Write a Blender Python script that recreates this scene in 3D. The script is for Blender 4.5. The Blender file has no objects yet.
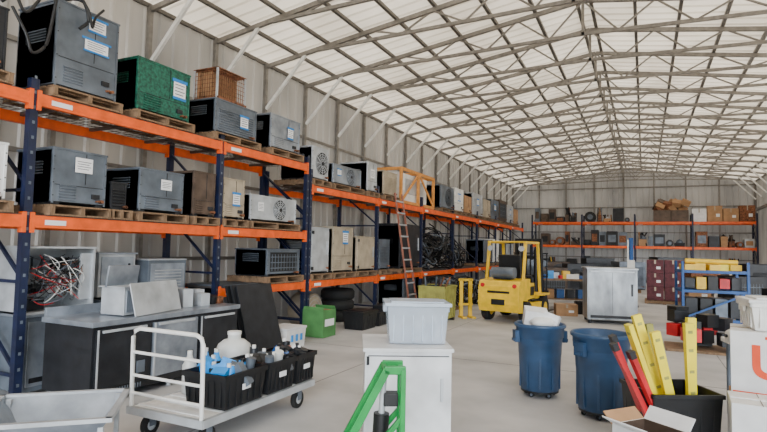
import bpy, math, random
from mathutils import Matrix, Vector, Euler
random.seed(7)
COL=bpy.context.collection
# ------------------------------------------------------------- materials
MC={}
def mat(name,col,rough=.55,metal=0.0,var=.12,scale=6.0,bump=.0,stretch=(1,1,1),trans=0,alpha=1.0,col2=None,spec=.5):
    if name in MC: return MC[name]
    m=bpy.data.materials.new(name); m.use_nodes=True
    nt=m.node_tree; N=nt.nodes; L=nt.links
    b=N['Principled BSDF']; out=N['Material Output']
    tc=N.new('ShaderNodeTexCoord'); mp=N.new('ShaderNodeMapping'); mp.inputs['Scale'].default_value=stretch
    L.new(tc.outputs['Object'],mp.inputs['Vector'])
    no=N.new('ShaderNodeTexNoise'); no.inputs['Scale'].default_value=scale; no.inputs['Detail'].default_value=5
    L.new(mp.outputs['Vector'],no.inputs['Vector'])
    cr=N.new('ShaderNodeValToRGB')
    c=col; d=col2 if col2 else tuple(max(0,x*(1-2.2*var)) for x in c)
    h=tuple(min(1,x*(1+var)) for x in c)
    cr.color_ramp.elements[0].position=.3; cr.color_ramp.elements[0].color=(*d,1)
    cr.color_ramp.elements[1].position=.68; cr.color_ramp.elements[1].color=(*h,1)
    L.new(no.outputs['Fac'],cr.inputs['Fac']); L.new(cr.outputs['Color'],b.inputs['Base Color'])
    b.inputs['Roughness'].default_value=rough; b.inputs['Metallic'].default_value=metal
    b.inputs['Specular IOR Level'].default_value=spec
    if bump:
        bu=N.new('ShaderNodeBump'); bu.inputs['Strength'].default_value=bump; bu.inputs['Distance'].default_value=.01
        L.new(no.outputs['Fac'],bu.inputs['Height']); L.new(bu.outputs['Normal'],b.inputs['Normal'])
    if trans:
        t=N.new('ShaderNodeBsdfTranslucent'); L.new(cr.outputs['Color'],t.inputs['Color'])
        mx=N.new('ShaderNodeMixShader'); mx.inputs['Fac'].default_value=trans
        L.new(b.outputs[0],mx.inputs[1]); L.new(t.outputs[0],mx.inputs[2]); L.new(mx.outputs[0],out.inputs['Surface'])
    if alpha<1: b.inputs['Alpha'].default_value=alpha
    MC[name]=m; return m
CONC=mat('concrete',(.54,.53,.53),.7,0,.08,1.1,.08,col2=(.37,.37,.375),spec=.3)
ROOF=mat('roof_panel',(.86,.80,.70),.5,0,.06,.8,0,trans=.30,col2=(.66,.60,.51))  # translucency added so sun from above makes the ceiling glow and lights the interior
WALL=mat('wall_panel',(.52,.50,.47),.5,.1,.12,.9,0,(1,1,.3),trans=.12,col2=(.30,.295,.285))
BWALL=mat('back_wall_panel',(.48,.475,.465),.5,.1,.12,.9,0,(1,1,.3),trans=.14,col2=(.32,.32,.32))
GALV=mat('galvanized_steel',(.24,.225,.205),.45,.4,.12,9)
PURL=mat('purlin_steel',(.13,.12,.105),.5,.3,.12,9)
WHT=mat('white_paint',(.85,.85,.83),.45,0,.05,8,col2=(.70,.70,.67))
WCAB=mat('worn_white_enamel',(.78,.80,.82),.4,0,.06,3,col2=(.52,.53,.54))
NAVY=mat('navy_rack_paint',(.006,.012,.045),.45,0,.2,9)
ORG=mat('orange_rack_paint',(.90,.12,.010),.45,0,.10,7)
RDORG=mat('ladder_orange',(.33,.13,.09),.5)
WIRE=mat('deck_wire',(.14,.12,.11),.5,.5)
PAL=mat('pallet_wood',(.24,.15,.085),.85,0,.2,14,.2,(1,6,1))
CARD=mat('cardboard',(.42,.24,.12),.85,0,.1,6)
CARDW=mat('white_cardboard',(.78,.79,.80),.7,0,.05,6)
SS=mat('stainless',(.36,.40,.46),.30,.55,.16,4,col2=(.19,.22,.26))
SSD=mat('gray_steel',(.15,.18,.22),.42,.3,.18,4)
SSL=mat('light_steel',(.52,.55,.58),.4,.3,.12,5)
GRN=mat('green_wrap',(.012,.13,.085),.35,0,.35,30)
TAN=mat('tan_steel',(.46,.39,.29),.5,.1,.12,5)
BRN=mat('brown_steel',(.11,.075,.055),.55,.2,.2,6)
BLK=mat('black_plastic',(.008,.009,.011),.45,0,.2,8)
DRK=mat('dark_steel',(.024,.026,.031),.4,.3,.2,6)
RUBB=mat('rubber',(.010,.010,.010),.8)
PAPER=mat('paper_label',(.85,.86,.88),.7,0,.02)
TAPE=mat('blue_tape',(.015,.22,.62),.6,0,.05)
INK=mat('ink',(.06,.07,.10),.7,0,.02)
RUST=mat('rust',(.26,.10,.045),.8,.1,.35,18)
YEL=mat('yellow_paint',(.88,.56,.02),.4,0,.10,6)
YELB=mat('bright_yellow_plastic',(.90,.74,.02),.4,0,.06,6)
OLV=mat('olive_yellow_paint',(.34,.33,.08),.55,0,.15,6)
BLUB=mat('blue_barrel_plastic',(.028,.075,.165),.38,0,.14,5)
BLU=mat('blue_paint',(.010,.085,.30),.45,0,.1,6)
LBLU=mat('light_blue_plastic',(.015,.32,.85),.35,0,.1,6)
GRNP=mat('green_paint',(.0,.30,.055),.35,0,.12,8)
GBOX=mat('green_box',(.075,.24,.07),.7,0,.1,6)
RED=mat('red_plastic',(.60,.012,.02),.4,0,.12,6)
MAR=mat('maroon_cardboard',(.12,.03,.04),.75,0,.2,9)
CLR=mat('clear_plastic',(.66,.75,.86),.2,0,.05,6,alpha=.42)
CLRL=mat('clear_lid',(.58,.68,.80),.25,0,.05,6,alpha=.8)
JUG=mat('milky_plastic',(.80,.82,.80),.35,0,.05,6,trans=.25)
GRAVEL=mat('gravel',(.55,.52,.47),.9,0,.15,9,.3)
LOGO=mat('red_print',(.80,.08,.02),.6,0,.04)
WRAP=mat('dented_gray_stainless',(.30,.32,.34),.33,.45,.35,3.2,.6,(1,1,.5),col2=(.12,.13,.14))
# ------------------------------------------------------------- mesh builder
class B:
    def __init__(s): s.v=[];s.f=[];s.mi=[];s.m=[];s.sm=[]
    def k(s,m):
        if m not in s.m: s.m.append(m)
        return s.m.index(m)
    def add(s,vs,fs,m,smooth=False):
        o=len(s.v); k=s.k(m); s.v+= [tuple(v) for v in vs]
        for f in fs: s.f.append(tuple(i+o for i in f)); s.mi.append(k); s.sm.append(smooth)
    def box(s,c,d,m,rot=None,taper=1.0):
        x,y,z=d[0]/2,d[1]/2,d[2]/2
        vs=[Vector((sx*x*(taper if sz<0 else 1),sy*y*(taper if sz<0 else 1),sz*z)) for sz in(-1,1) for sx,sy in((-1,-1),(1,-1),(1,1),(-1,1))]
        if rot: R=Euler(rot).to_matrix(); vs=[R@v for v in vs]
        c=Vector(c); vs=[v+c for v in vs]
        s.add(vs,[(3,2,1,0),(4,5,6,7),(0,1,5,4),(1,2,6,5),(2,3,7,6),(3,0,4,7)],m)
    def bb(s,a,b,m):
        s.box([(a[i]+b[i])/2 for i in range(3)],[abs(b[i]-a[i]) for i in range(3)],m)
    def beam(s,p0,p1,w,h,m):
        p0=Vector(p0);p1=Vector(p1);d=(p1-p0).normalized()
        up=Vector((0,0,1)) if abs(d.z)<.95 else Vector((0,1,0))
        a=d.cross(up).normalized()*w/2; b=a.cross(d).normalized()*h/2
        vs=[p+q for p in(p0,p1) for q in(-a-b,a-b,a+b,-a+b)]
        s.add(vs,[(3,2,1,0),(4,5,6,7),(0,1,5,4),(1,2,6,5),(2,3,7,6),(3,0,4,7)],m)
    def cyl(s,p0,p1,r,m,n=14,r2=None,caps=True):
        p0=Vector(p0);p1=Vector(p1);d=(p1-p0).normalized(); r2=r if r2 is None else r2
        up=Vector((0,0,1)) if abs(d.z)<.95 else Vector((1,0,0))
        a=d.cross(up).normalized(); b=a.cross(d)
        vs=[];
        for p,rr in((p0,r),(p1,r2)):
            for i in range(n):
                t=2*math.pi*i/n; vs.append(p+(a*math.cos(t)+b*math.sin(t))*rr)
        s.add(vs,[(i,(i+1)%n,n+(i+1)%n,n+i) for i in range(n)],m,True)
        if caps: s.add(vs,[tuple(range(n))[::-1],tuple(range(n,2*n))],m)
    def lathe(s,c,prof,m,n=28,axis='z'):
        vs=[];k=len(prof)
        for i in range(n):
            t=2*math.pi*i/n
            for r,z in prof:
                p=(r*math.cos(t),r*math.sin(t),z)
                if axis=='x': p=(p[2],p[0],p[1])
                if axis=='y': p=(p[0],p[2],p[1])
                vs.append((c[0]+p[0],c[1]+p[1],c[2]+p[2]))
        fs=[]
        for i in range(n):
            j=(i+1)%n
            for q in range(k-1): fs.append((i*k+q,j*k+q,j*k+q+1,i*k+q+1))
        s.add(vs,fs,m,True)
    def tube(s,pts,r,m,n=7):
        pts=[Vector(p) for p in pts]
        vs=[];K=len(pts)
        for i,p in enumerate(pts):
            d=(pts[min(i+1,K-1)]-pts[max(i-1,0)]).normalized()
            up=Vector((0,0,1)) if abs(d.z)<.9 else Vector((.8,.6,0))
            a=d.cross(up).normalized(); b=a.cross(d)
            for j in range(n):
                t=2*math.pi*j/n; vs.append(p+(a*math.cos(t)+b*math.sin(t))*r)
        fs=[(i*n+j,i*n+(j+1)%n,(i+1)*n+(j+1)%n,(i+1)*n+j) for i in range(K-1) for j in range(n)]
        s.add(vs,fs,m,True)
        s.add(vs,[tuple(range(n))[::-1],tuple(range((K-1)*n,K*n))],m)
    def ring(s,c,R,r,m,axis='x',n=24,k=6):
        vs=[]
        for i in range(n):
            t=2*math.pi*i/n
            for j in range(k):
                q=2*math.pi*j/k; rr=R+r*math.cos(q); p=(rr*math.cos(t),rr*math.sin(t),r*math.sin(q))
                if axis=='x': p=(p[2],p[0],p[1])
                if axis=='y': p=(p[0],p[2],p[1])
                vs.append((c[0]+p[0],c[1]+p[1],c[2]+p[2]))
        s.add(vs,[(i*k+j,((i+1)%n)*k+j,((i+1)%n)*k+(j+1)%k,i*k+(j+1)%k) for i in range(n) for j in range(k)],m,True)
    def open_box(s,c,d,m,t=.01,taper=1.0,m_in=None):
        x,y,h=d[0]/2,d[1]/2,d[2]
        def q(k,z,sh): return [(c[0]+a*(x*k-sh),c[1]+b*(y*k-sh),c[2]+z) for a,b in((-1,-1),(1,-1),(1,1),(-1,1))]
        vs=q(taper,0,0)+q(1,h,0)+q(1,h,t)+q(taper,t,t)
        fs=[(3,2,1,0)]
        for a in range(4):
            b=(a+1)%4; fs+=[(a,b,4+b,4+a),(4+a,4+b,8+b,8+a)]
        s.add(vs,fs,m)
        s.add(vs,[(8+a,8+(a+1)%4,12+(a+1)%4,12+a) for a in range(4)]+[(12,13,14,15)],m_in or m)
    def obj(s,name,loc=(0,0,0),rz=0,bev=0,rot=None):
        me=bpy.data.meshes.new(name); me.from_pydata(s.v,[],s.f); me.update()
        for m in s.m: me.materials.append(m)
        for i,p in enumerate(me.polygons): p.material_index=s.mi[i]; p.use_smooth=s.sm[i]
        o=bpy.data.objects.new(name,me); COL.objects.link(o); o.location=loc
        o.rotation_euler=rot if rot else (0,0,rz)
        if bev:
            mo=o.modifiers.new('bev','BEVEL'); mo.width=bev; mo.segments=2; mo.limit_method='ANGLE'; mo.angle_limit=math.radians(50)
        return o
def text_obj(name,s,size,m,loc,rot,parent=None,al='CENTER'):
    c=bpy.data.curves.new(name,'FONT'); c.body=s; c.size=size; c.extrude=.001; c.materials.append(m)
    c.align_x=al; c.align_y='CENTER'; c.offset=size*.03
    o=bpy.data.objects.new(name,c); COL.objects.link(o)
    if parent: o.parent=parent
    o.location=loc; o.rotation_euler=rot
    return o
# ------------------------------------------------------------- room shell
XL,XR,Y0,Y1=-7.2,5.2,-3.0,33.0
EZ,RZ=5.4,6.35; XM=(XL+XR)/2
def corr(b,fn,L,m,pitch=.30,rib=.05,d=.028):
    prof=[];u=0
    while u<L-1e-6:
        prof+=[(u,0),(u+pitch-rib*2,0),(u+pitch-rib*1.5,d),(u+pitch-rib*.5,d)]; u+=pitch
    prof.append((L,0))
    prof=[(min(a,L),c) for a,c in prof]
    vs=[];fs=[]
    for a,c in prof:
        p,q=fn(a,c); vs+=[p,q]
    for i in range(len(prof)-1): fs.append((2*i,2*i+2,2*i+3,2*i+1))
    b.add(vs,fs,m)
def roofz(x): return EZ+(RZ-EZ)*(1-abs(x-XM)/(XM-XL))
b=B(); b.bb((XL-.1,Y0,-.12),(XR+.1,Y1+.1,0),CONC); b.obj('floor')
b=B()
JN=mat('joint_sealant',(.22,.22,.22),.8)
for y in (2.2,7.5,12.8,18.1,23.4,28.7): b.bb((XL,y-.006,0),(XR,y+.006,.0015),JN)
for x in (-3.4,1.0): b.bb((x-.006,Y0,0),(x+.006,Y1,.0015),JN)
b.obj('trim_1')
b=B(); b.bb((-60,-60,-.3),(60,90,-.13),GRAVEL); b.obj('ground')
b=B(); corr(b,lambda a,c:((XL+c,Y0+a,0),(XL+c,Y0+a,EZ)),Y1-Y0,WALL)
for i in range(25):
    y=Y0+.1+i*1.48; b.bb((XL+.03,y-.035,0),(XL+.10,y+.035,EZ-.03),GALV)
for z in (1.3,2.7,4.1): b.bb((XL+.03,Y0,z-.03),(XL+.06,Y1,z+.03),GALV)
b.obj('wall_left')
b=B(); corr(b,lambda a,c:((XL+a,Y1-c,0),(XL+a,Y1-c,roofz(XL+a))),XR-XL,BWALL)
for i in range(9):
    x=XL+.05+i*1.53; b.bb((x-.035,Y1-.10,0),(x+.035,Y1-.03,roofz(x)-.08),GALV)
for z in (1.3,2.7,4.1,5.2): b.bb((XL,Y1-.07,z-.03),(XR,Y1-.035,z+.03),GALV)
b.obj('wall_back')
b=B(); corr(b,lambda a,c:((XR-c,Y0+a,3.9),(XR-c,Y0+a,EZ)),Y1-Y0,WALL)
corr(b,lambda a,c:((XR-c,27+a,0),(XR-c,27+a,3.9)),6,WALL)
for i in range(9): b.bb((XR-.12,Y0+i*4.5-.06,0),(XR-.02,Y0+i*4.5+.06,EZ),GALV)
b.bb((XR-.1,Y0,3.84),(XR-.02,Y1,3.96),GALV)
b.obj('wall_right')
b=B()
corr(b,lambda a,c:((XL-.3,Y0+a,EZ-.04+c),(XM,Y0+a,RZ+c)),Y1-Y0,ROOF)
corr(b,lambda a,c:((XM,Y0+a,RZ+c),(XR+.3,Y0+a,EZ-.04+c)),Y1-Y0,ROOF)
b.obj('ceiling')
b=B()
for s in (-1,1):
    for i in range(9):
        x=XM+s*(.12+i*.755); z=roofz(x)-.035
        b.bb((x-.03,Y0,z-.03),(x+.03,Y1,z+.03),PURL)
b.obj('roof_purlins')
b=B()
nT=25
for i in range(nT):
    y=Y0+.1+i*1.48
    for s in (-1,1):
        def rp(k,dz): x=XM+s*k; return (x,y,roofz(x)+dz)
        H=XM-XL
        b.beam(rp(H-.05,-.11),rp(0,-.11),.06,.08,GALV)
        b.beam((XM+s*(H-1.35),y,roofz(XM+s*(H-1.35))-.13),(XM,y,RZ-.75),.05,.06,GALV)
        pts=[]
        for j in range(9):
            k=(H-1.35)*(1-j/8.0)
            zt=roofz(XM+s*k)-.12; zl=(roofz(XM+s*(H-1.35))-.13)*(1-j/8)+(RZ-.75)*(j/8)
            pts.append((XM+s*k,y,zt if j%2==0 else zl))
        for p,q in zip(pts[:-1],pts[1:]): b.beam(p,q,.03,.03,GALV)
        b.beam((XM+s*(H-.10),y,EZ-1.0),(XM+s*(H-1.05),y,roofz(XM+s*(H-1.05))-.14),.05,.06,WHT)
    b.beam((XM,y,RZ-.1),(XM,y,RZ-.78),.05,.05,GALV)
b.obj('roof_trusses')
# ------------------------------------------------------------- pallet racks
def rack(name,frames,x0,x1,levels,top,along='y',deck=True,UP=NAVY):
    b=B()
    def P(a,d,z): return (d,a,z) if along=='y' else (a,d,z)
    def bx(a0,a1,d0,d1,z0,z1,m): p=P(a0,d0,z0);q=P(a1,d1,z1); b.bb(tuple(min(p[i],q[i]) for i in range(3)),tuple(max(p[i],q[i]) for i in range(3)),m)
    for a in frames:
        for d,s in((x0,-1),(x1,1)):
            bx(a-.04,a+.04,d,d+s*.07,0.012,top,UP)
            bx(a-.07,a+.07,d+s*-.03,d+s*.10,0,.012,UP)
            for k in range(int(top/.15)):
                bx(a-.012,a+.012,d-s*.002,d+s*.001,.15+k*.15,.18+k*.15,SSD)
        z=.25
        while z<top-.3:
            b.beam(P(a,x0-.035,z),P(a,x1+.035,z),.03,.03,UP)
            b.beam(P(a,x0-.035,z+.03),P(a,x1+.035,min(z+.85,top-.1)),.03,.03,UP); z+=.9
    for (i,z) in levels:
        a0,a1=frames[i]+.04,frames[i+1]-.04
        for d,s in((x0,-1),(x1,1)):
            bx(a0,a1,d+s*-.012,d+s*.04,z-.12,z,ORG)
            bx(a0,a1,d+s*-.016,d+s*-.012,z-.085,z-.045,ORG)
            for e in (a0,a1):
                bx(e-.02,e+.02,d+s*-.018,d+s*.05,z-.17,z+.03,ORG)
            bx(a0+.12,a0+.34,d+s*-.0175,d+s*-.016,z-.09,z-.04,PAPER)
        if deck:
            n=int((a1-a0)/.10)
            for k in range(n+1):
                a=a0+(a1-a0)*k/n; bx(a-.003,a+.003,x1,x0,z,z+.006,WIRE)
            for k in range(8):
                d=x0+(x1-x0)*k/7; bx(a0,a1,d-.003,d+.003,z+.003,z+.009,WIRE)
            for k in range(3):
                a=a0+(a1-a0)*(k+.5)/3; bx(a-.02,a+.02,x1,x0,z-.04,z-.001,WIRE)
    return b.obj(name)
XF=-5.4; XB=-6.45
FA=[.55,3.22,5.86,8.05]
rack('pallet_rack',FA,XF,XB,[(0,1.8),(0,3.01),(1,1.8),(1,3.01),(2,1.8),(2,3.01),(2,.93)],3.15)
FB=[8.16,10.9,13.6,16.3,19.0,21.7,24.4,27.1]
rack('pallet_rack',FB,XF,XB,[(i,z) for i in range(7) for z in (.93,2.66)],2.95)
FC=[-5.7,-3.05,-.44,2.2,4.9]
rack('pallet_rack',FC,31.2,32.25,[(i,z) for i in range(4) for z in (1.93,3.2)],3.6,along='x',deck=False)
# ------------------------------------------------------------- pallets
def pallet(x,y,z,w=1.0,l=1.0,h=.11):
    b=B()
    for i in (-1,0,1): b.box((0,i*(l/2-.03),h*.5),(w,.045,h-.036),PAL)
    n=7
    for i in range(n): b.box((-w/2+.05+(w-.1)*i/(n-1),0,h-.009),(.09,l,.018),PAL)
    for i in (-1,0,1): b.box((i*(w/2-.05),0,.009),(.09,l,.018),PAL)
    b.obj('pallet',(x,y,z))
def lab(b,c,w,h,ax='x',tape=True):
    def bx(du,dv,ww,hh,m,o):
        if ax=='x': b.box((c[0]+o,c[1]+du,c[2]+dv),(.003,ww,hh),m)
        else: b.box((c[0]+du,c[1]-o,c[2]+dv),(ww,.003,hh),m)
    bx(0,0,w,h,PAPER,.002)
    if tape:
        bx(0,h*.44,w*1.25,h*.16,TAPE,.004); bx(0,-h*.44,w*1.1,h*.14,TAPE,.004)
    for i in range(4): bx(-w*.04*(i%2),h*(.24-.16*i),w*(.8-.14*(i%2)),h*.04,INK,.004)
# ------------------------------------------------------------- equipment cabinets
def unit(y0,y1,z,h,m,dep=.62,style='panel',name='hvac_unit',label=(.0,.0,.2,.2),xf=XF-.04,tape=True,m2=None,pal=True,rz=0,lab2=None):
    w=y1-y0
    if pal:
        pallet(xf-dep/2-.02,(y0+y1)/2,z,min(dep+.2,1.0),w+.1); z+=.11
    b=B(); m2=m2 or m
    b.box((0,0,h/2+.02),(dep,w,h-.04),m)
    for s in(-1,1): b.box((0,s*(w/2-.06),.02),(dep*.96,.08,.04),DRK)
    b.box((0,0,h-.01),(dep+.02,w+.02,.02),m2)
    f=dep/2
    for s in (-1,1):
        b.box((f+.004,s*(w/2-.012),h/2),(.008,.024,h-.04),m2)
        for k in range(4): b.cyl((f+.008,s*(w/2-.012),.1+k*(h-.2)/3),(f+.012,s*(w/2-.012),.1+k*(h-.2)/3),.007,DRK,6)
        b.box((s*0,-w/2-.002,h/2),(dep*.94,.004,h*.9),m2)
    if style=='panel':
        b.box((f+.003,0,h*.36),(.006,w*.9,.006),DRK); b.box((f+.003,w*.1,h*.68),(.006,.006,h*.55),DRK)
        for k in range(6): b.box((f+.006,-w*.22,h*.1+k*.03),(.012,w*.3,.012),m2,(0,.5,0))
        b.box((f+.01,w*.3,h*.2),(.02,.09,.05),DRK)
    elif style=='louver':
        n=int(h*.7/.035)
        for k in range(n): b.box((f+.006,0,h*.15+k*.035),(.014,w*.82,.016),m2,(0,.6,0))
    elif style=='fan':
        R=min(w,h)*.40; c=(f+.01,w*.12,h*.52)
        b.cyl((f-.002,c[1],c[2]),(f+.003,c[1],c[2]),R,DRK,28)
        for q in (1,.8,.6,.4,.22): b.ring((f+.014,c[1],c[2]),R*q,.005,m2,'x',24,5)
        for q in range(6):
            t=math.pi*q/6; b.beam((f+.012,c[1]-R*math.cos(t),c[2]-R*math.sin(t)),(f+.012,c[1]+R*math.cos(t),c[2]+R*math.sin(t)),.007,.007,m2)
        b.cyl((f+.003,c[1],c[2]),(f+.03,c[1],c[2]),R*.18,DRK,12)
    elif style=='door':
        b.box((f+.012,0,h*.5),(.022,w*.94,h*.86),m2); b.box((f+.035,w*.38,h*.55),(.02,.025,h*.3),SSL)
        for k in (.12,.88): b.box((f+.025,-w*.44,h*k),(.03,.04,.06),DRK)
    elif style=='open':
        b.box((f+.003,0,h*.52),(.006,w*.82,h*.7),BLK)
        for k in range(3): b.box((f+.008,0,h*(.3+.2*k)),(.01,w*.8,.014),SSD)
        for k in range(9): b.box((f+.01,-w*.36+w*.09*k,h*.5),(.008,.008,h*.6),SSD)
    for k in range(5): b.box((0,-w/2-.006,h*.55+k*.03),(dep*.5,.012,.01),m2,(.5,0,0))
    b.cyl((f,w*.33,h*.12),(f+.05,w*.33,h*.12),.012,RUST,8); b.cyl((f,w*.40,h*.12),(f+.05,w*.40,h*.12),.018,RUST,8)
    if label: lab(b,(f+.012,w*label[0],h*(.62+label[1])),label[2],label[3],'x',tape)
    if lab2: lab(b,(f+.012,w*lab2[0],h*(.62+lab2[1])),lab2[2],lab2[3],'x',tape)
    return b.obj(name,(xf-dep/2,(y0+y1)/2,z),rz,bev=.006)
Z3=3.022; Z2=1.812
unit(2.15,2.95,Z3,.62,DRK,.7,'panel',label=None)
unit(3.42,4.14,Z3,.93,SSD,.66,'panel',label=(.12,-.02,.28,.15),lab2=(.12,.23,.20,.17))
unit(4.42,5.24,Z3,.66,GRN,.62,'panel',label=(.28,.0,.2,.26),m2=GRN)
unit(5.72,6.62,Z3,.50,SSD,.60,'louver',label=(.18,-.1,.17,.2))
b=B()
b.box((0,0,.03),(.5,.62,.06),RUST); b.box((-.16,0,.26),(.05,.56,.40),CARD)
for k in range(14): b.box((.22,-.30+k*.046,.26),(.006,.006,.42),RUST)
for k in range(7): b.box((.22,0,.08+k*.062),(.006,.6,.006),RUST)
for k in range(10): b.box((-.2+k*.046,-.30,.26),(.006,.006,.42),RUST)
for k in range(7): b.box((0,-.30,.08+k*.062),(.44,.006,.006),RUST)
for k in range(14): b.box((-.02,-.26+k*.04,.27),(.20,.008,.36),CARD)
for sx in(-.22,.22):
    for sy in(-.3,.3): b.box((sx,sy,.26),(.025,.025,.46),SSL)
b.box((0,0,.485),(.47,.63,.012),RUST)
b.obj('condensing_coil',(XF-.36,6.15,Z3+.11+.50))
unit(6.98,7.8,Z3,.58,SS,.60,'panel',label=(.15,-.05,.15,.2))
unit(2.2,3.02,Z2,.55,CARDW,.6,'panel',label=None)
unit(3.46,4.07,Z2,.60,SSD,.60,'panel',label=(.05,.12,.20,.16),tape=False)
unit(4.14,4.34,Z2,.32,DRK,.45,'louver',label=None)
unit(4.52,5.2,Z2,.54,SSD,.62,'panel',label=(.08,.05,.17,.13),tape=False)
unit(5.38,5.78,Z2,.62,BRN,.7,'panel',label=None)
unit(5.95,6.40,Z2,.60,TAN,.62,'panel',label=(.1,-.12,.15,.2))
unit(6.55,7.75,Z2,.42,SSL,.62,'fan',label=(-.3,-.05,.14,.14),tape=False)
ZB=2.672; ZL=.942
unit(8.22,8.76,ZB,.62,SSL,.7,'fan',label=None)
unit(8.95,10.1,ZB,.40,SS,.7,'fan',label=(-.3,.0,.14,.14))
unit(10.4,10.85,ZB,.66,SSL,.7,'panel',label=(0,0,.2,.2),tape=False)
unit(11.2,11.95,ZB,.58,TAN,.7,'louver',label=None)
CW=mat('crate_wood',(.70,.30,.07),.7,0,.15,8,0,(1,5,1))
b=B()
for sy in(-1.15,0,1.15):
    for sx in(-.4,.4): b.box((sx,sy,.48),(.07,.07,.86),CW)
for z in (.06,.90):
    for sx in(-.4,.4): b.box((sx,0,z),(.05,2.36,.08),CW)
    for sy in(-1.15,0,1.15): b.box((0,sy,z),(.84,.05,.08),CW)
b.beam((.42,-1.1,.1),(.42,-.05,.86),.03,.07,CW); b.beam((.42,.05,.86),(.42,1.1,.1),.03,.07,CW)
b.box((0,-.1,.46),(.66,1.8,.72),WHT); b.box((.335,-.1,.5),(.01,1.3,.4),SSL)
b.obj('wooden_crate',(XF-.5,13.5,ZB+.0),bev=.004)
ys=15.1
for i,(m,w,h,st) in enumerate([(SSD,1.2,.7,'fan'),(WHT,.9,.75,'panel'),(CARD,.8,.6,'panel'),(SSL,1.3,.8,'louver'),(TAN,1.0,.7,'panel'),(SSD,1.2,.8,'louver'),(BRN,1.3,.9,'open'),(SSL,1.2,.8,'panel'),(CARD,.9,.7,'panel')]):
    unit(ys,ys+w,ZB,h,m,.7,st,label=(0,0,.25,.25) if i%2 else None); ys+=w+.14
unit(8.25,8.86,ZL,.86,SSL,.7,'door',label=(.1,.1,.16,.18))
unit(9.02,9.8,ZL,.90,TAN,.7,'panel',label=(.1,.15,.2,.26))
unit(9.98,10.8,ZL,.74,TAN,.7,'door',label=(.1,.1,.2,.22))
unit(11.05,11.6,ZL,.7,SSD,.7,'louver',label=None)
unit(12.2,13.5,ZL,1.12,DRK,.7,'door',label=None)
ys=20
for i,(m,w,h,st) in enumerate([(SSD,1.2,.9,'panel'),(WHT,.9,.95,'panel'),(DRK,1.0,.8,'open'),(SSL,1.3,.8,'louver'),(TAN,1.0,.9,'panel')]):
    unit(ys,ys+w,ZL,h,m,.7,st,label=None); ys+=w+.2
unit(6.1,6.85,0.0,.85,SSD,.7,'louver',label=None,xf=XF-.1,pal=True)
unit(7.0,7.9,ZL,.45,SSD,.65,'open',label=None)
def cables(name,loc,L,W,H,n,seed):
    b=B(); r=random.Random(seed)
    for i in range(n):
        cx=r.uniform(-W,W); cy=r.uniform(-L,L); R=r.uniform(.15,.42); z=r.uniform(.02,H)*(1-abs(cy)/(L*1.4))
        E=Euler((r.uniform(-1.2,1.2),r.uniform(-1.2,1.2),0)).to_matrix(); pts=[]
        for k in range(19):
            t=2*math.pi*k/15; v=E@Vector((R*math.cos(t),R*math.sin(t)*1.3,.02*k)); p=Vector((cx,cy,z+.12))+v; p.z=max(.02,p.z); p.x=max(-W-.15,min(W+.15,p.x)); pts.append(p)
        b.tube(pts,.02,r.choice([BLK,BLK,DRK,RUBB,SSD]),5)
    return b.obj(name,loc)
cables('cable_pile',(XF-.5,15.9,ZL),1.9,.35,.8,70,5)
cables('cable_pile',(-4.75,14.6,0),.9,.4,.5,26,6)
b=B()
def bez(P):
    P=[Vector(p) for p in P]; P=[P[0]*2-P[1]]+P+[P[-1]*2-P[-2]]; out=[]
    for i in range(1,len(P)-2):
        for k in range(8):
            t=k/8; a,b_,c,d=P[i-1],P[i],P[i+1],P[i+2]
            out.append(.5*((2*b_)+(c-a)*t+(2*a-5*b_+4*c-d)*t*t+(3*b_-a-3*c+d)*t**3))
    out.append(P[-2]); return out
x=XF+.03
b.tube(bez([(x-.2,2.95,3.85),(x,3.2,4.15),(x+.02,3.42,4.22),(x+.03,3.62,4.10),(x+.02,3.70,3.92),(x,3.62,3.80)]),.018,BLK)
b.tube(bez([(x-.1,3.0,3.80),(x,3.08,3.55),(x+.02,3.14,3.38),(x+.01,3.27,3.5),(x,3.33,3.8),(x,3.36,4.1),(x-.1,3.4,4.4)]),.016,BLK)
b.tube(bez([(x-.3,3.5,4.105),(x-.02,3.6,4.11),(x+.04,3.68,4.02),(x+.03,3.74,3.86),(x+.02,3.78,3.98),(x-.02,3.9,4.12)]),.014,BLK)
b.tube(bez([(x-.1,2.2,3.8),(x,2.6,4.0),(x+.02,2.9,3.95),(x+.02,3.05,3.75),(x,3.2,3.95),(x-.05,3.4,4.3)]),.016,BLK)
b.obj('black_cable')
# ------------------------------------------------------------- ground items, left
b=B()
b.box((0,0,.42),(.7,.72,.74),SSD)
for s in(-1,1):
    for t in(-1,1): b.box((s*.3,t*.31,.025),(.06,.06,.05),DRK)
b.box((0,0,.80),(.74,.76,.03),SS); b.box((.355,0,.42),(.01,.66,.64),SS); b.box((.37,.25,.5),(.02,.02,.2),SSL); b.box((.362,0,.16),(.006,.6,.05),DRK)
b.obj('steel_base_cabinet',(-5.86,3.68,0),bev=.005)
b=B(); r=random.Random(11)
for y in(-.36,.36): b.box((0,y,.33),(.5,.02,.66),SSL)
b.box((-.24,0,.33),(.02,.74,.66),SSL); b.box((0,0,.01),(.5,.74,.02),SSL); b.box((0,0,.67),(.52,.76,.02),SSL)
for k in range(6): b.box((.02,-.26+.1*k,.50),(.10,.075,.12),r.choice([DRK,BLK,WHT,SSD]))
for k in range(5): b.box((.04,-.24+.11*k,.24),(.10,.06,.09),r.choice([DRK,BLK,WHT,SSL]))
b.box((.05,-.2,.09),(.2,.18,.12),DRK); b.box((.20,.29,.36),(.03,.12,.5),SSL)
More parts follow.
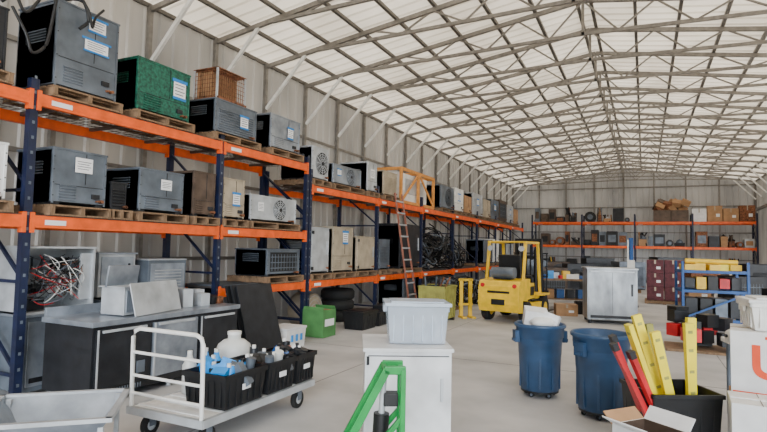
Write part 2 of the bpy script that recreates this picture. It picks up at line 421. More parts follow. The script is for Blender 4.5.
for k in range(70):
    a=Vector((.1+r.uniform(0,.12),r.uniform(-.32,.3),r.uniform(.1,.6))); c=Vector((.1+r.uniform(0,.12),r.uniform(-.32,.3),r.uniform(.1,.6)))
    mid=(a+c)/2+Vector((r.uniform(.05,.15),r.uniform(-.1,.1),r.uniform(-.1,.05)))
    pts=[(a*(1-t)**2+mid*2*t*(1-t)+c*t*t) for t in [q/7 for q in range(8)]]
    b.tube(pts,.0045,r.choice([RED,BLK,BLK,BLK,SSD,WHT,WHT,SSL,RUST]),4)
b.obj('electrical_panel',(-5.74,3.66,.815))
b=B()
L2=2.0
b.box((0,0,.42),(.70,L2,.66),DRK)
for s in(-1,1):
    for t in(-.94,0,.94): b.cyl((s*.28,t,0),(s*.28,t,.10),.025,SSL,10)
b.box((0,0,.775),(.76,L2+.04,.05),SS); b.box((-.36,0,.84),(.03,L2,.10),SS)
for t,m in((-.66,DRK),(0,SS),(.66,DRK)):
    b.box((.362,t,.44),(.025,.62,.56),m); b.box((.38,t,.70),(.03,.5,.025),SSL); b.box((.377,t+.2,.3),(.01,.1,.12),SSD)
    b.box((.376,t-.29,.44),(.008,.02,.56),SSL)
b.box((.36,0,.12),(.02,L2*.95,.07),BLK)
for k in range(16): b.box((.372,-.9+k*.03,.12),(.006,.01,.05),SSD)
b.obj('undercounter_refrigerator',(-5.0,4.42,0),bev=.005)
b=B()
b.box((0,0,.15),(.30,.55,.28),SSL); b.box((.155,0,.15),(.008,.50,.22),SS); b.box((0,0,.295),(.34,.60,.012),SSL)
b.box((.21,.12,.17),(.012,.78,.34),SSL,(0,-.25,.1)); b.box((-.05,-.1,.40),(.02,.42,.22),SS,(0,.15,0))
b.obj('sheet_metal_duct',(-4.95,4.1,.80),rz=.12,bev=.003)
b=B(); r=random.Random(31)
for k in range(9):
    y=-.42+.1*k; h=r.uniform(.08,.26); m=r.choice([DRK,BLK,SSD,SS,SSL,RUST,BLK])
    if k%3==1: b.cyl((r.uniform(-.1,.1),y,0),(r.uniform(-.1,.1),y,h),.05,m,12)
    else: b.box((r.uniform(-.1,.1),y,h/2),(r.uniform(.14,.3),.12,h),m,(0,0,r.uniform(-.4,.4)))
b.obj('salvaged_parts',(-5.0,4.98,.802))
unit(4.2,4.62,0.0,.78,SSD,.5,'panel',label=None,xf=-5.6)
b=B()
b.box((0,0,.26),(.5,.5,.50),SSL); b.box((.255,0,.30),(.012,.44,.36),SS); b.box((.27,.15,.3),(.02,.02,.2),DRK); b.box((0,0,.52),(.54,.54,.02),SS)
for k in range(5): b.box((.262,0,.06+.02*k),(.01,.36,.008),DRK)
b.obj('ice_bin',(-5.95,4.48,.90),bev=.005)
b=B()
b.box((0,0,.22),(.5,.62,.42),SSD); b.box((.255,0,.22),(.012,.56,.34),SS); b.box((0,0,.44),(.52,.64,.02),SSL)
for k in range(6): b.box((.262,0,.1+.04*k),(.01,.44,.015),SSL)
b.obj('ice_machine_head',(-5.9,5.2,.90),bev=.005)
b=B(); b.box((0,0,.44),(.66,1.1,.86),BRN); b.box((0,0,.88),(.7,1.14,.03),SSD); b.box((.335,0,.44),(.01,1.0,.7),DRK); b.box((.35,.4,.5),(.02,.03,.3),SSL)
b.obj('steel_work_cabinet',(-5.98,5.25,0),bev=.004)
b=B()
for i,(o,m) in enumerate([(0,BLK),(.05,DRK),(.10,DRK)]):
    b.box((o,i*.05,.50),(.025,.75,.98),m,(0,-.28,0)); 
b.box((.16,.1,.30),(.02,.5,.5),SSD,(0,-.28,0)); b.box((-.03,0,.52),(.03,.05,.9),SSL,(0,-.28,0))
b.obj('leaning_door_panels',(-5.0,6.1,.02))
b=B(); b.open_box((0,0,0),(.42,.5,.30),WHT,.012,.92,DRK); b.box((0,0,.30),(.44,.52,.03),CARDW)
for k in range(3): b.box((.215,-.12+.12*k,.16),(.01,.05,.1),LBLU)
b.obj('storage_carton',(-5.0,6.95,0))
b=B(); b.box((0,0,.235),(.42,.42,.46),GBOX); b.box((0,0,.467),(.42,.06,.004),CARD); b.box((.212,0,.25),(.004,.3,.12),PAPER); b.box((0,.19,.49),(.40,.012,.06),GBOX,(.5,0,0)); b.box((0,-.19,.49),(.40,.012,.06),GBOX,(-.6,0,0))
b.obj('green_carton',(-5.12,8.1,0),bev=.003)
b=B(); b.lathe((0,0,.34),[(0,-.2),(.3,-.2),(.33,-.17),(.33,.17),(.3,.2),(0,.2)],TAN,28,'x')
for q in (.28,.2,.12): b.ring((.205,0,.34),q,.006,SSL,'x')
b.box((0,0,.02),(.4,.5,.04),DRK)
b.obj('blower_drum',(-5.85,8.75,0))
def tote(name,loc,s,m,lid=None,rz=0,rim=True,ribs=True):
    b=B(); b.open_box((0,0,0),s,m,.008,.86)
    if rim:
        for a in(-1,1):
            b.box((a*s[0]/2,0,s[2]-.015),(.02,s[1]+.02,.03),m); b.box((0,a*s[1]/2,s[2]-.015),(s[0]+.02,.02,.03),m)
            b.box((a*(s[0]/2+.012),0,s[2]-.05),(.02,.12,.04),m)
    if ribs:
        for k in range(5):
            q=(k-2)/5.5
            for a in(-1,1):
                b.box((q*s[0],a*s[1]*.475,s[2]*.5),(.012,.012,s[2]*.8),m); b.box((a*s[0]*.475,q*s[1],s[2]*.5),(.012,.012,s[2]*.8),m)
    if lid: b.box((0,0,s[2]+.012),(s[0]+.03,s[1]+.03,.024),lid); b.box((0,0,s[2]+.03),(s[0]*.8,s[1]*.8,.015),lid)
    return b.obj(name,loc,rz,bev=.003)
for i,(y,h) in enumerate([(9.3,.32),(9.95,.28),(10.6,.32)]): tote('black_tote',(-4.95,y,0),(.45,.6,h),BLK,None if i==1 else BLK,rz=.05*i)
tote('black_tote',(-5.0,11.3,0),(.5,.6,.35),DRK,BLK)
b=B()
for i in range(3): b.lathe((0,i*.02,.12+i*.22),[(.18,-.1),(.32,-.11),(.36,-.06),(.36,.06),(.32,.11),(.18,.1),(.18,-.1)],RUBB,26)
b.obj('tire_stack',(-5.9,10.0,0))
# dark equipment pile on the floor by the ladder
b=B(); r=random.Random(44)
b.box((0,0,.03),(.8,1.1,.06),PAL)
b.box((0,.2,.36),(.6,.5,.6),DRK); b.cyl((-.1,-.32,.06),(-.1,-.32,.5),.18,BLK,18); b.ring((-.1,-.32,.5),.18,.02,SSD,'z')
for k in range(7): b.box((.31,.0+.06*k,.36),(.01,.02,.5),SSD)
b.tube(bez([(.2,-.5,.08),(.35,-.3,.25),(.2,0,.75),(-.1,.2,.72),(.1,.45,.5),(.38,.4,.1)]),.025,BLK)
b.tube(bez([(.1,-.5,.3),(.25,-.2,.6),(.1,.1,.72),(.3,.4,.55)]),.02,RUBB)
b.box((.1,.1,.72),(.3,.3,.12),SSD,(.1,.1,.4))
b.obj('pump_assembly',(-4.75,13.2,0))
unit(12.6,13.4,0,.7,SSD,.7,'louver',label=None,xf=-5.5)
unit(13.9,15.2,0,.7,BRN,.7,'open',label=None,xf=-5.5)
unit(16.5,17.8,0,.7,SSD,.7,'panel',label=None,xf=-5.5)
b=B()
def rung_ladder(b,p0,p1,w,m,n,dirv=(0,1,0)):
    p0=Vector(p0);p1=Vector(p1);d=Vector(dirv)*w/2
    for s in(-1,1): b.beam(p0+d*s,p1+d*s*.85,.025,.06,m); b.cyl(p0+d*s,p0+d*s+Vector((0,0,.05)),.03,RUBB,8)
    for k in range(n):
        t=(k+.7)/(n+.4); c=p0.lerp(p1,t); b.beam(c-d*.95,c+d*.95,.035,.035,SSL)
rung_ladder(b,(.35,0,.0),(0.03,-.35,2.85),.46,RDORG,10)
b.obj('ladder',(-5.28,12.0,.0))
b=B(); b.open_box((0,0,.06),(.62,.75,.68),OLV,.015,.93,DRK)
for a in(-1,1): b.box((a*.31,0,.74),(.03,.78,.04),OLV); b.box((0,a*.375,.74),(.64,.03,.04),OLV); b.box((0,a*.25,.03),(.6,.08,.06),DRK)
for k in range(5): b.box((.30,-.28+.14*k,.4),(.03,.02,.6),OLV); b.box((-.24+.12*k,-.365,.4),(.02,.03,.6),OLV)
for k in range(6): b.cyl((r.uniform(-.2,.2),r.uniform(-.25,.25),.1),(r.uniform(-.25,.25),r.uniform(-.3,.3),.95),.02,[DRK,SSD,RUST][k%3],6)
b.obj('steel_scrap_bin',(-4.1,11.3,0))
b=B()
for y in(0,.22):
    b.box((0,y,.45),(.05,.08,.88),YEL); b.box((.1,y,.02),(.30,.10,.04),YEL)
b.box((0,.11,.86),(.05,.34,.05),YEL); b.box((0,.11,.3),(.04,.34,.05),YEL)
b.obj('yellow_barrier_stand',(-3.80,12.05,0),rz=-.9)
# ------------------------------------------------------------- forklift
b=B()
def wheel(b,c,R,w,hub=YEL,axis='y'):
    b.lathe(c,[(R*.5,-w/2),(R*.92,-w/2),(R,-w*.35),(R,w*.35),(R*.92,w/2),(R*.5,w/2)],RUBB,26,axis)
    b.lathe(c,[(0,-w*.42),(R*.30,-w*.42),(R*.5,-w*.5),(R*.5,w*.5),(R*.30,w*.42),(0,w*.42)],hub,20,axis)
for s in(-1,1): wheel(b,(-.45,s*.43,.26),.26,.20); wheel(b,(.62,s*.43,.23),.23,.17)
b.box((.0,0,.36),(1.2,.66,.22),YEL)
pf=[(.85,.22),(1.05,.24),(1.12,.40),(1.10,.78),(1.02,.90),(.55,.94),(.40,.94),(.40,.50),(.85,.48)]
n=len(pf); vs=[(x,-.46,z) for x,z in pf]+[(x,.46,z) for x,z in pf]
b.add(vs,[tuple(range(n)),tuple(range(n,2*n))[::-1]]+[(i,n+i,n+(i+1)%n,(i+1)%n) for i in range(n)],YEL)
b.box((1.08,0,.45),(.10,.3,.12),BLK); b.box((1.105,0,.66),(.012,.5,.05),BLK)
for s in(-1,1): b.cyl((1.08,s*.36,.80),(1.115,s*.36,.80),.045,RED,12)
b.box((.20,0,.66),(.50,.80,.34),YEL); b.box((.20,.405,.66),(.4,.01,.2),BLK); b.box((.20,-.405,.66),(.4,.01,.2),BLK)
b.box((-.30,0,.50),(.10,.84,.22),YEL); b.box((-.05,0,.45),(.46,.86,.04),DRK)
for s in(-1,1):
    b.box((-.45,s*.43,.56),(.58,.22,.04),YEL); b.box((-.05,s*.43,.34),(.40,.16,.14),YEL)
b.box((.20,0,.90),(.44,.46,.12),BLK); b.box((.42,0,1.20),(.10,.50,.52),BLK,(0,.12,0))
b.cyl((-.30,0,.60),(-.18,0,1.05),.02,BLK,10); b.ring((-.17,0,1.07),.15,.015,BLK,'x')
b.box((-.34,0,.82),(.07,.5,.32),DRK,(0,.2,0))
for s in(-1,1):
    b.beam((-.38,s*.42,.55),(-.20,s*.42,1.74),.05,.06,YEL); b.beam((.74,s*.42,.9),(.60,s*.42,1.74),.05,.06,YEL)
    b.beam((-.24,s*.42,1.74),(.64,s*.42,1.74),.06,.05,YEL)
for k in range(8): b.box((-.2+k*.115,0,1.75),(.03,.86,.03),YEL)
b.cyl((.80,-.26,1.07),(.80,.26,1.07),.12,SSD,18); b.box((.80,0,.945),(.2,.4,.03),DRK)
for s in(-1,1):
    b.box((-.80,s*.30,.98),(.09,.07,1.75),BLK); b.box((-.86,s*.22,.98),(.06,.05,1.70),DRK); b.cyl((-.74,s*.20,.2),(-.74,s*.20,1.6),.045,BLK,10)
for z in(.22,.95,1.40,1.82): b.box((-.80,0,z),(.07,.66,.07),BLK)
for z in(.28,.58): b.box((-.93,0,z),(.04,.90,.08),BLK)
for k in range(9): b.box((-.94,-.4+.1*k,1.05),(.02,.03,.9),BLK)
b.box((-.94,0,1.50),(.025,.86,.03),BLK); b.box((-.94,0,.95),(.025,.86,.03),BLK)
for s in(-1,1): b.box((-.96,s*.25,.32),(.035,.10,.52),DRK); b.box((-1.42,s*.25,.07),(.95,.10,.035),DRK)
b.cyl((-.76,-.06,.3),(-.76,-.06,1.7),.02,RUBB,6); b.cyl((-.76,.06,.3),(-.76,.06,1.7),.02,RUBB,6)
for s in(-1,1): b.cyl((.66,s*.36,1.6),(.72,s*.36,1.6),.06,SSL,12)
b.obj('forklift',(-2.66,12.65,0),rz=-1.72,bev=.008)
# ------------------------------------------------------------- mid background
b=B(); b.box((0,0,.64),(1.02,.8,1.10),WRAP); b.box((0,-.405,.64),(.96,.014,1.02),WRAP); b.box((0,0,1.205),(1.06,.84,.03),SSL)
b.box((.0,-.42,1.14),(.9,.03,.03),SSL); b.box((.40,-.425,.75),(.03,.03,.26),DRK); b.box((0,-.415,.16),(.9,.01,.06),DRK); b.box((.005,-.414,.68),(.006,.006,.9),DRK)
for s in(-1,1):
    for t in(-1,1): b.cyl((s*.45,t*.32,0),(s*.45,t*.32,.10),.035,DRK,10)
b.obj('stainless_cabinet',(-.72,13.2,0),rz=.22,bev=.008)
b=B(); b.box((0,0,1.0),(.12,.07,2.0),BLU); b.box((-.07,-.01,1.0),(.06,.05,1.9),WHT); b.box((0,0,.01),(.4,.4,.02),DRK)
b.box((.0,-.06,1.2),(.2,.08,.3),WHT); b.box((.0,-.1,.5),(.2,.1,.3),BLU)
b.obj('blue_white_post',(-.35,17.5,0))  # plain upright of blue and white boxes on a dark base
b=B()
for sx in(-.58,.58):
    for s in(-.42,.42):
        b.box((sx,s,.76),(.05,.05,1.30),BLU); b.cyl((sx,s,.08),(sx,s,.14),.02,SSL,8); wheel(b,(sx,s,.07),.07,.04,SSD,'x')
for z in(.22,.80,1.20):
    for s in(-.42,.42): b.box((0,s,z),(1.16,.04,.06),BLU); 
    for sx in(-.58,.58): b.box((sx,0,z),(.04,.84,.06),BLU)
    for k in range(15): b.box((-.53+k*.076,0,z+.01),(.012,.84,.012),BLU)
b.beam((-.56,-.43,.25),(.56,-.43,.78),.02,.04,BLU)
r=random.Random(21)
for k in range(5): b.box((-.44+.22*k,r.uniform(-.1,.1),1.23+.06),(.20,.5,.12+.06*(k%2)),YEL if k!=3 else YELB,(0,0,r.uniform(-.2,.2)))
b.cyl((-.5,-.2,1.42),(.45,-.2,1.40),.05,YEL,10)
for k in range(5): b.box((-.42+.21*k,0,.84+.12),(.18,.5,.20+.05*(k%3)),[DRK,YEL,BLK,RED,DRK][k])
for k in range(4): b.box((-.40+.27*k,0,.26+.2),(.22,.55,.38),[DRK,BLK,SSD,DRK][k])
b.obj('blue_shelf_cart',(1.25,13.3,0),rz=.1,bev=.004)
def carton(loc,s,m=CARD,rz=0,name='cardboard_box',tape=True):
    b=B()
    b.box((0,0,s[2]/2),s,m)
    if tape: b.box((0,0,s[2]),(s[0]*1.0,.05,.003),TAN); b.box((0,-s[1]/2-.001,s[2]*.85),(.05,.003,s[2]*.3),TAN)
    b.box((s[0]*.2,-s[1]/2-.001,s[2]*.4),(s[0]*.25,.003,s[2]*.2),PAPER)
    b.box((0,0,s[2]+.001),(.004,s[1],.004),BRN)
    return b.obj(name,loc,rz,bev=.003)
for i in range(2):
    for j in range(3): carton((.30+i*.50,19.2,.11+j*.42),(.47,.55,.41),MAR)
pallet(.55,19.2,0,1.1,.8)
for i in range(3): carton((1.6+i*.7,20.4,0),(.62,.55,.6+.2*(i%2)),[CARD,WHT,MAR][i])
for x,y,s,m in [(-2.0,17.2,(.8,.6,.4),CARDW),(-1.5,19.0,(.7,.7,.8),SSD),(-2.9,19.5,(.9,.7,.9),BRN),(-3.8,21,(.9,.8,1.1),SSD),(-1.0,20.9,(.8,.8,.6),DRK),(-2.2,22,(1.2,.8,1.0),DRK),(2.3,17,(.8,.8,.9),DRK),(3.0,19,(1.0,.9,1.2),DRK),(-4.2,17.5,(.8,.8,.8),SSD),(1.8,23,(1,1,1.2),RUST),(3.2,25,(1,1,1.1),TAN),(-.6,24,(1,1,1.1),SSD),(.9,26,(1.2,.9,1.3),DRK),(-1.9,26,(1.2,.9,1.2),DRK),(-3.6,25,(1.1,.9,1.0),BRN),(2.9,15.0,(.7,.7,.7),DRK)]:
    if m in (CARD,CARDW): carton((x,y,0),s,m)
    else: unit(y-s[0]/2,y+s[0]/2,0,s[2],m,s[1],['fan','panel','louver','open'][int(x*10)%4],xf=x+s[1]/2,label=None,rz=-1.2)
b=B(); r=random.Random(9)
b.box((0,0,.78),(1.8,.7,.04),PAL)
for sx in(-.82,.82):
    for sy in(-.28,.28): b.box((sx,sy,.38),(.06,.06,.76),DRK)
b.box((0,0,.25),(1.7,.6,.03),PAL)
for k in range(12):
    w,d,h=r.uniform(.08,.3),r.uniform(.1,.3),r.uniform(.08,.3); x=-.8+.14*k
    m=r.choice([BLU,DRK,RED,WHT,CARD,LBLU,YEL,SSL])
    if k%3: b.box((x,r.uniform(-.15,.15),.80+h/2),(w,d,h),m)
    else: b.cyl((x,0,.80),(x,0,.80+h),w/2.4,m,12)
for k in range(6): b.box((-.7+.28*k,0,.27+.12),(.2,.4,.24),r.choice([DRK,CARD,SSD,BLU]))
b.obj('workbench',(-1.75,16.0,0),rz=.3)
carton((-1.75,14.0,0),(.5,.4,.28),CARD,.3); tote('black_tote',(-1.35,14.6,0),(.5,.4,.3),BLK,None,.2)
# ------------------------------------------------------------- back rack clutter
def clutter(name,loc,L,seed,cols,hmax=.8):
    b=B(); r=random.Random(seed); x=-L/2
    while x<L/2-.25:
        w=r.uniform(.22,.6); h=r.uniform(.25,hmax); d=r.uniform(.4,.8); m=r.choice(cols); t=r.random(); c=x+w/2
        if t<.35: b.box((c,0,h/2),(w*.95,d,h),m); b.box((c,-d/2-.004,h*.5),(w*.7,.01,h*.5),r.choice(cols))
        elif t<.5:
            b.cyl((c,-d/2,w/2),(c,d/2,w/2),w/2,m,16); b.cyl((c,-d/2-.04,w/2),(c,-d/2,w/2),w/4,SSD,12)
        elif t<.85:
            for q in range(8):
                a=Vector((c+r.uniform(-w/2,w/2),r.uniform(-d/2,d/2),.03)); e=Vector((c+r.uniform(-w/2,w/2),r.uniform(-d/2,d/2),h)); b.cyl(a,e,.035,r.choice(cols),6)
            b.box((c,0,h*.25),(w*.8,d*.7,h*.5),m); b.box((c,0,h*.6),(w*.5,d*.5,h*.3),r.choice(cols),(.3,.3,.4))
        else:
            b.open_box((c,0,0),(w*.95,d,h*.7),m,.02,.9); b.lathe((c,0,h*.55),[(0,.25),(w*.3,.15),(w*.4,0),(0,0)],r.choice(cols),10)
        x+=w+.03
    return b.obj(name,loc)
DK=[DRK,BLK,SSD,BRN,RUST,DRK]
clutter('machine_parts',(-4.4,31.7,3.2),2.4,1,DK,.9); clutter('machine_parts',(-1.75,31.7,3.2),2.4,2,DK+[SSL,CARD],.9)
clutter('machine_parts',(-4.4,31.7,1.93),2.4,3,DK,.9); clutter('machine_parts',(-1.75,31.7,1.93),2.4,4,DK,.9)
clutter('machine_parts',(.9,31.7,1.93),2.4,5,DK+[CARD],.9); clutter('machine_parts',(3.55,31.7,1.93),2.4,6,DK+[CARD,SSL],.9)
clutter('machine_parts',(-4.4,31.7,0),2.4,7,DK+[YEL],1.4); clutter('machine_parts',(-1.75,31.7,0),2.4,8,DK+[BLU,CARD],1.4)
clutter('machine_parts',(.9,31.7,0),2.4,9,DK+[SSD],1.4); clutter('machine_parts',(3.55,31.7,0),2.4,10,DK+[RED],1.5)
r=random.Random(2)
for i,x in enumerate([.85,1.65]):
    b=B(); b.open_box((0,0,0),(.78,.8,.6),BRN,.02)
    for k in range(10): b.box((r.uniform(-.3,.3),r.uniform(-.2,.2),.6+r.uniform(0,.42)),(.42,.3,.28),r.choice([CARD,CARD,BRN,RUST]),(r.random(),r.random(),0))
    b.obj('scrap_carton',(x,31.7,3.2))
for i in range(4): carton((2.5+i*.68,31.6,3.2),(.64,.6,.66+.14*(i%2)),[CARDW,CARD,CARD,RUST][i])
# ------------------------------------------------------------- platform cart
b=B()
b.box((0,0,.235),(.77,1.44,.03),WHT)
for sx in(-1,1): b.box((sx*.385,0,.225),(.035,1.48,.06),SSL)
for sy in(-1,1): b.box((0,sy*.735,.225),(.80,.035,.06),SSL)
for k in range(9): b.box((0,-.64+.16*k,.252),(.74,.05,.006),CARDW)
for sx in(-1,1):
    for sy in(-1,1):
        b.box((sx*.30,sy*.60,.205),(.10,.10,.02),SSD)
        for t in (-.03,.03): b.box((sx*.30+t,sy*.60,.14),(.006,.06,.12),SSD)
        wheel(b,(sx*.30,sy*.60,.085),.085,.045,SSL,'x')
hp=[(-.37,-.73,.25),(-.37,-.74,.80),(-.35,-.74,.85),(-.30,-.74,.87),(.30,-.74,.87),(.35,-.74,.85),(.37,-.74,.80),(.37,-.73,.25)]
b.tube(hp,.017,WHT,8)
for z in(.68,.50,.36): b.cyl((-.37,-.735,z),(.37,-.735,z),.013,WHT,8)
b.obj('platform_cart',(-3.32,3.82,0))
def crate(loc,s,seed,fill,rz=0):
    b=B(); b.open_box((0,0,0),s,BLK,.012,.9); r=random.Random(seed)
    for a in(-1,1):
        b.box((a*s[0]/2,0,s[2]-.02),(.025,s[1]+.02,.04),BLK); b.box((0,a*s[1]/2,s[2]-.02),(s[0]+.02,.025,.04),BLK)
        for k in range(6):
            q=(k-2.5)/6.6; b.box((q*s[0],a*s[1]*.48,s[2]*.5),(.012,.012,s[2]*.85),BLK); b.box((a*s[0]*.48,q*s[1],s[2]*.5),(.012,.012,s[2]*.85),BLK)
        b.box((a*(s[0]/2+.002),0,s[2]*.55),(.004,.10,.045),PAPER)
    for k in range(18):
        x,y=r.uniform(-.36,.36)*s[0],r.uniform(-.36,.36)*s[1]; h=r.uniform(.12,.2); m=r.choice(fill); z=s[2]-.13
        if k%2: b.cyl((x,y,z),(x+r.uniform(-.06,.06),y+r.uniform(-.06,.06),z+h),.04,m,12); b.cyl((x,y,z+h),(x,y,z+h+.03),.018,WHT if k%4==1 else BLK,8)
        else: b.box((x,y,z+h*.4),(.12,.09,h),m,(r.uniform(-.6,.6),r.uniform(-.6,.6),r.random()))
    return b.obj('black_crate',loc,rz)
crate((-3.14,3.55,.262),(.44,.50,.27),1,[LBLU,LBLU,LBLU,SSD,LBLU,WHT])
crate((-3.14,4.04,.262),(.44,.40,.27),2,[BLK,JUG,WHT,SSD,DRK])
crate((-3.14,4.42,.262),(.44,.30,.27),3,[BLK,DRK,RDORG,BLU,DRK])
b=B(); b.lathe((0,0,0),[(0,0),(.14,0),(.165,.03),(.165,.30),(.15,.35),(.10,.39),(.06,.40),(.06,.44),(0,.44)],JUG,24); b.ring((0,0,.16),.167,.006,SSL,'z'); b.cyl((0,0,.44),(0,0,.47),.065,WHT,14)
b.obj('white_plastic_tank',(-3.54,4.1,.256))
b=B(); 
for x,y in((0,0),(.14,.03),(.02,.17),(.13,.19)): b.lathe((x,y,0),[(0,0),(.06,0),(.06,.24),(.03,.29),(.02,.33),(0,.33)],LBLU if x else JUG,14); b.cyl((x,y,.33),(x,y,.36),.022,WHT,10)
b.obj('bottle_group',(-3.60,3.6,.256))
# ------------------------------------------------------------- stainless hopper
b=B()
def q(x,y,z): return [(-x,-y,z),(x,-y,z),(x,y,z),(-x,y,z)]
vs=q(.38,.34,.50)+q(.18,.16,.22)+q(.365,.325,.50)+q(.17,.15,.225)
b.add(vs,[(a,(a+1)%4,4+(a+1)%4,4+a) for a in range(4)]+[(8+a,12+a,12+(a+1)%4,8+(a+1)%4) for a in range(4)]+[(12,13,14,15),(7,6,5,4)],SS)
for a in(-1,1): b.box((a*.38,0,.50),(.035,.71,.025),SSL); b.box((0,a*.34,.50),(.80,.035,.025),SSL)
for a in(-1,1):
    for c in(-1,1): b.beam((a*.33,c*.29,0),(a*.33,c*.29,.49),.03,.03,SSL)
    b.beam((a*.33,-.29,.15),(a*.33,.29,.15),.025,.025,SSL)
    b.beam((-.33,a*.29,.15),(.33,a*.29,.15),.025,.025,SSL)
b.obj('stainless_hopper',(-3.38,2.24,0),rz=.75)
# ------------------------------------------------------------- white cabinet + tote
b=B(); b.box((0,0,.43),(.62,.62,.78),WCAB); b.box((0,0,.825),(.65,.65,.025),WCAB); b.box((0,-.315,.43),(.58,.012,.70),WCAB); b.box((.24,-.33,.55),(.02,.02,.16),SSL)
for s in(-1,1):
    for t in(-1,1): b.cyl((s*.26,t*.26,0),(s*.26,t*.26,.05),.025,DRK,10)
b.box((-.29,-.32,.75),(.02,.01,.06),DRK); b.box((0,-.322,.785),(.58,.003,.006),DRK); b.box((.0,-.323,.2),(.5,.003,.10),SSL)
for k in range(6): b.box((0,-.325,.165+.014*k),(.46,.003,.005),DRK)
b.obj('white_cabinet',(-1.67,3.88,0),rz=.5,bev=.008)
b=B(); b.open_box((0,0,0),(.46,.34,.28),CLR,.006,.9); b.box((0,0,.29),(.50,.38,.025),CLRL); b.box((0,0,.305),(.40,.28,.012),CLRL)
for a in(-1,1): b.box((a*.24,0,.25),(.03,.12,.05),CLRL)
for k in range(6): b.box((-.18+.072*k,-.162,.14),(.010,.008,.24),CLRL)
r=random.Random(4)
for k in range(10): b.box((r.uniform(-.13,.13),r.uniform(-.09,.09),.05+.1*r.random()),(.12,.1,.05),r.choice([WHT,SSL,SSD,JUG]),(r.random(),r.random(),0))
b.obj('clear_storage_tote',(-1.60,3.92,.843),rz=.5,bev=.003)
# green stand
b=B()
T=.88
for y in(0,.16):
    b.beam((.15,y,.04),(.15,y,T),.03,.045,GRNP)
    b.beam((-.17,y,.04),(-.17,y,.46),.03,.045,GRNP); b.beam((-.17,y,.44),(.06,y,T),.03,.045,GRNP)
    b.beam((.045,y,T-.005),(.165,y,T-.005),.03,.045,GRNP); b.beam((-.17,y,.40),(.15,y,.40),.03,.04,GRNP)
    b.beam((-.16,y,.14),(.15,y,.38),.025,.035,GRNP); b.beam((.15,y,.62),(-.02,y,.42),.025,.03,GRNP)
for x,z in((.15,T-.02),(.05,T-.01),(-.17,.45),(.15,.40),(-.17,.1),(.15,.1)): b.beam((x,0,z),(x,.16,z),.03,.03,GRNP)
b.cyl((.02,.08,.10),(.04,.08,.62),.045,BLK,14); b.cyl((.04,.08,.62),(.05,.08,.82),.018,SSL,10); b.box((.09,.08,.70),(.08,.08,.07),BLK)
for s in(-.14,.16): wheel(b,(s,.22,.06),.06,.04,SSD,'x'); b.cyl((s-.01,0,.05),(s-.01,0,.0),.025,BLK,8)
b.obj('green_hydraulic_jack_stand',(-1.34,2.72,0),rz=.52,bev=.004)
# ------------------------------------------------------------- barrels
def barrel(loc,name='blue_trash_barrel',rz=0,s=1.0):
    b=B()
    b.lathe((0,0,0),[(0,.0),(.20,.0),(.215,.02),(.235,.40),(.238,.41),(.245,.58),(.262,.60),(.268,.70),(.285,.71),(.29,.735),(.275,.75),(.258,.74),(.25,.60),(.20,.04),(0,.03)],BLUB,36)
    for a in(0,math.pi):
        c,sn=math.cos(a),math.sin(a); b.box((c*.275,sn*.275,.60),(.05,.12,.13),BLUB); b.box((c*.30,sn*.30,.56),(.03,.08,.03),BLUB)
    for k in range(10):
        t=2*math.pi*k/10; b.box((math.cos(t)*.226,math.sin(t)*.226,.22),(.014,.02,.36),BLUB,(0,0,t))
    for k in range(5): t=2*math.pi*k/5; wheel(b,(math.cos(t)*.16,math.sin(t)*.16,-.035),.03,.02,SSD)
    b.cyl((0,0,-.01),(0,0,.015),.21,BLK,24)
    o=b.obj(name,(loc[0],loc[1],.066*s),rz); o.scale=(s,s,s); return o
barrel((-1.03,6.1),rz=.5,s=.95)
barrel((-.38,5.62),rz=.9,s=.97)
b=B(); b.box((-.05,0,.07),(.24,.2,.18),CARDW,(.2,.1,.3)); b.box((.12,.02,.05),(.16,.2,.12),PAPER,(-.2,.3,0)); b.lathe((.04,-.08,-.02),[(0,0),(.11,0),(.14,.06),(.09,.10),(0,.11)],WHT,12)
b.box((0,0,-.05),(.34,.30,.05),CARD)
b.obj('paper_trash',(-1.03,6.1,.76))
o=tote('black_bin',(.16,4.55,0),(.50,.46,.58),BLK,None,rz=.5)
b=B()
def strip(p0,p1,w,t,m):
    b.beam(p0,p1,w,t,m)
    p0=Vector(p0);p1=Vector(p1);d=(p1-p0)
    for k in (.35,.5,.65,.8,.93): 
        c=p0+d*k; b.beam(c,c+d.normalized()*.02,w*.5,t+.006,OLV)
for (a,c) in [((.0,-.08,.06),(-.36,-.10,1.04)),((.05,-.04,.06),(-.26,-.02,1.10)),((.03,-.14,.06),(-.20,-.16,1.0)),((.12,-.10,.06),(.06,-.14,1.06)),((.16,.0,.06),(.18,.02,1.08))]:
    strip(a,c,.065,.035,YELB)
strip((.02,.08,.06),(-.10,.10,1.02),.05,.04,OLV)
for (a,c) in [((-.06,-.12,.06),(-.46,-.12,.86)),((-.08,-.02,.06),(-.42,-.02,.90)),((-.02,-.16,.06),(-.38,-.20,.82))]:
    b.beam(a,c,.05,.035,RED); b.beam(Vector(c),Vector(c)+Vector((-.02,0,.05)),.06,.04,DRK)
b.obj('corner_guard_bundle',(.16,4.55,.0),rz=.5)
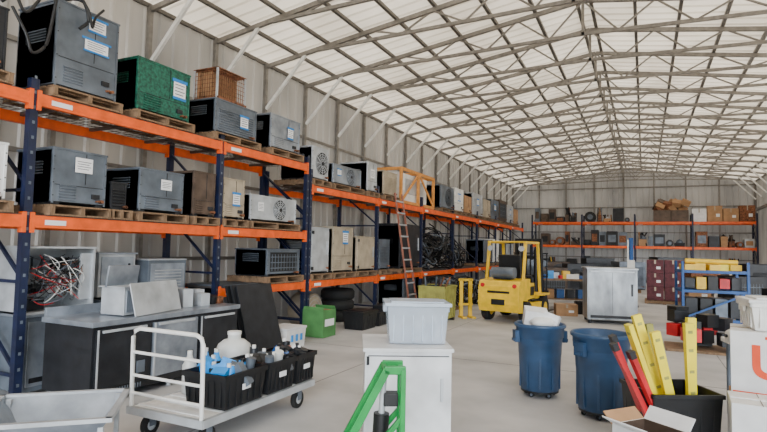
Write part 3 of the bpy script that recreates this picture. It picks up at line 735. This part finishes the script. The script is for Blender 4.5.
# ------------------------------------------------------------- white cartons at right
b=B(); b.box((0,0,.25),(.60,.5,.50),CARDW); b.box((0,0,.752),(.58,.48,.50),CARDW); b.box((0,0,.501),(.61,.51,.004),CARD)
b.box((0,0,1.003),(.58,.05,.003),TAN)
b.box((.1,-.243,.965),(.36,.004,.02),LOGO); b.box((.0,-.243,.56),(.56,.004,.03),LOGO)
WB=b.obj('white_moving_box',(.88,4.92,0),rz=-.12,bev=.004)
text_obj('print_1','URBO',.32,LOGO,(-.17,-.243,.78),(math.pi/2,0,0),WB,'LEFT')
text_obj('print_2','MOVING BOX',.07,LOGO,(-.24,-.252,.34),(math.pi/2,0,0),WB,'LEFT')
o=tote('white_tote',(.90,4.95,1.006),(.44,.36,.20),WHT,CARDW,rz=.1)
b=B(); b.box((0,0,.30),(.34,.36,.60),CARDW); b.box((0,0,.603),(.34,.05,.006),PAPER); b.box((0,0,.602),(.004,.36,.006),BRN); b.box((-.05,-.183,.35),(.14,.004,.1),SSL)
b.obj('white_moving_box',(.68,4.36,0),rz=-.05,bev=.004)
b=B(); b.lathe((0,0,0),[(0,-.16),(.05,-.16),(.065,-.13),(.065,.13),(.05,.16),(0,.16)],WHT,16,'x'); b.cyl((-.18,0,0),(.18,0,0),.015,DRK,8)
b.obj('paper_roll',(.84,6.0,.805),rz=.3)
b=B(); b.box((0,0,.72),(1.1,.6,.04),WHT)
for s in(-1,1):
    for t in(-1,1): b.cyl((s*.5,t*.25,0),(s*.5,t*.25,.7),.02,SSD,8)
r=random.Random(8)
for k in range(6): b.box((-.10+.12*k,r.uniform(.1,.18),.74+.06),(.14,.2,.12+.0),r.choice([BLK,DRK,WHT,BRN,PAPER]),(0,0,r.random()))
b.obj('folding_table',(1.28,6.2,0),rz=.2)
b=B(); b.open_box((0,0,0),(.24,.26,.66),CARDW,.006,1.0,BRN)
b.box((-.155,0,.685),(.09,.26,.006),CARDW,(0,.5,0)); b.box((.145,0,.69),(.08,.26,.006),CARDW,(0,-.9,0)); b.box((0,.16,.68),(.24,.08,.006),CARD,(.7,0,0)); b.box((0,-.15,.63),(.24,.08,.006),CARDW,(1.1,0,0))
b.box((0,0,.5),(.19,.19,.2),BRN,(.1,.2,.3))
b.obj('open_carton',(.02,3.14,0),rz=.9)
b=B(); r=random.Random(12)
for k in range(16): b.box((r.uniform(-.6,.6),r.uniform(-.3,.3),.14+.45*r.random()),(.24,.22,.2),r.choice([BLK,DRK,SSD,RED,BLK,DRK]),(0,0,r.random()))
b.box((0,0,.02),(1.4,.8,.04),PAL)
b.obj('parts_pile',(1.0,10.3,0))
# ------------------------------------------------------------- light
w=bpy.data.worlds.new('sky'); bpy.context.scene.world=w; w.use_nodes=True
nt=w.node_tree; bg=nt.nodes['Background']; sk=nt.nodes.new('ShaderNodeTexSky'); sk.sky_type='HOSEK_WILKIE'
sk.sun_direction=Vector((.5,-.6,.62)).normalized(); sk.turbidity=3; sk.ground_albedo=.4
nt.links.new(sk.outputs['Color'],bg.inputs['Color']); bg.inputs['Strength'].default_value=2.2
def sun(name,d,e,ang,col):
    l=bpy.data.lights.new(name,'SUN'); l.energy=e; l.angle=math.radians(ang); l.color=col
    o=bpy.data.objects.new(name,l); COL.objects.link(o); o.rotation_euler=Vector(d).to_track_quat('-Z','Y').to_euler(); o.location=(0,0,20)
sun('sun',(-.25,.28,-.92),14.0,2,(1,.94,.84))
sun('sky_fill_sun',(-.45,.85,-.25),4.6,40,(.90,.95,1))  # second, soft sun added as fill through the open front
# ------------------------------------------------------------- camera
f=540; pitch=math.radians(3.4); yaw=math.radians(25.8); roll=math.radians(1.2)
cam=bpy.data.cameras.new('camera'); co=bpy.data.objects.new('camera',cam); COL.objects.link(co)
cam.sensor_width=36; cam.lens=36*f/767; cam.clip_end=200
M=Matrix.Rotation(yaw,4,'Z')@Matrix.Rotation(math.pi/2+pitch,4,'X')@Matrix.Rotation(roll,4,'Z')
M.translation=Vector((0,0,1.55)); co.matrix_world=M
bpy.context.scene.camera=co
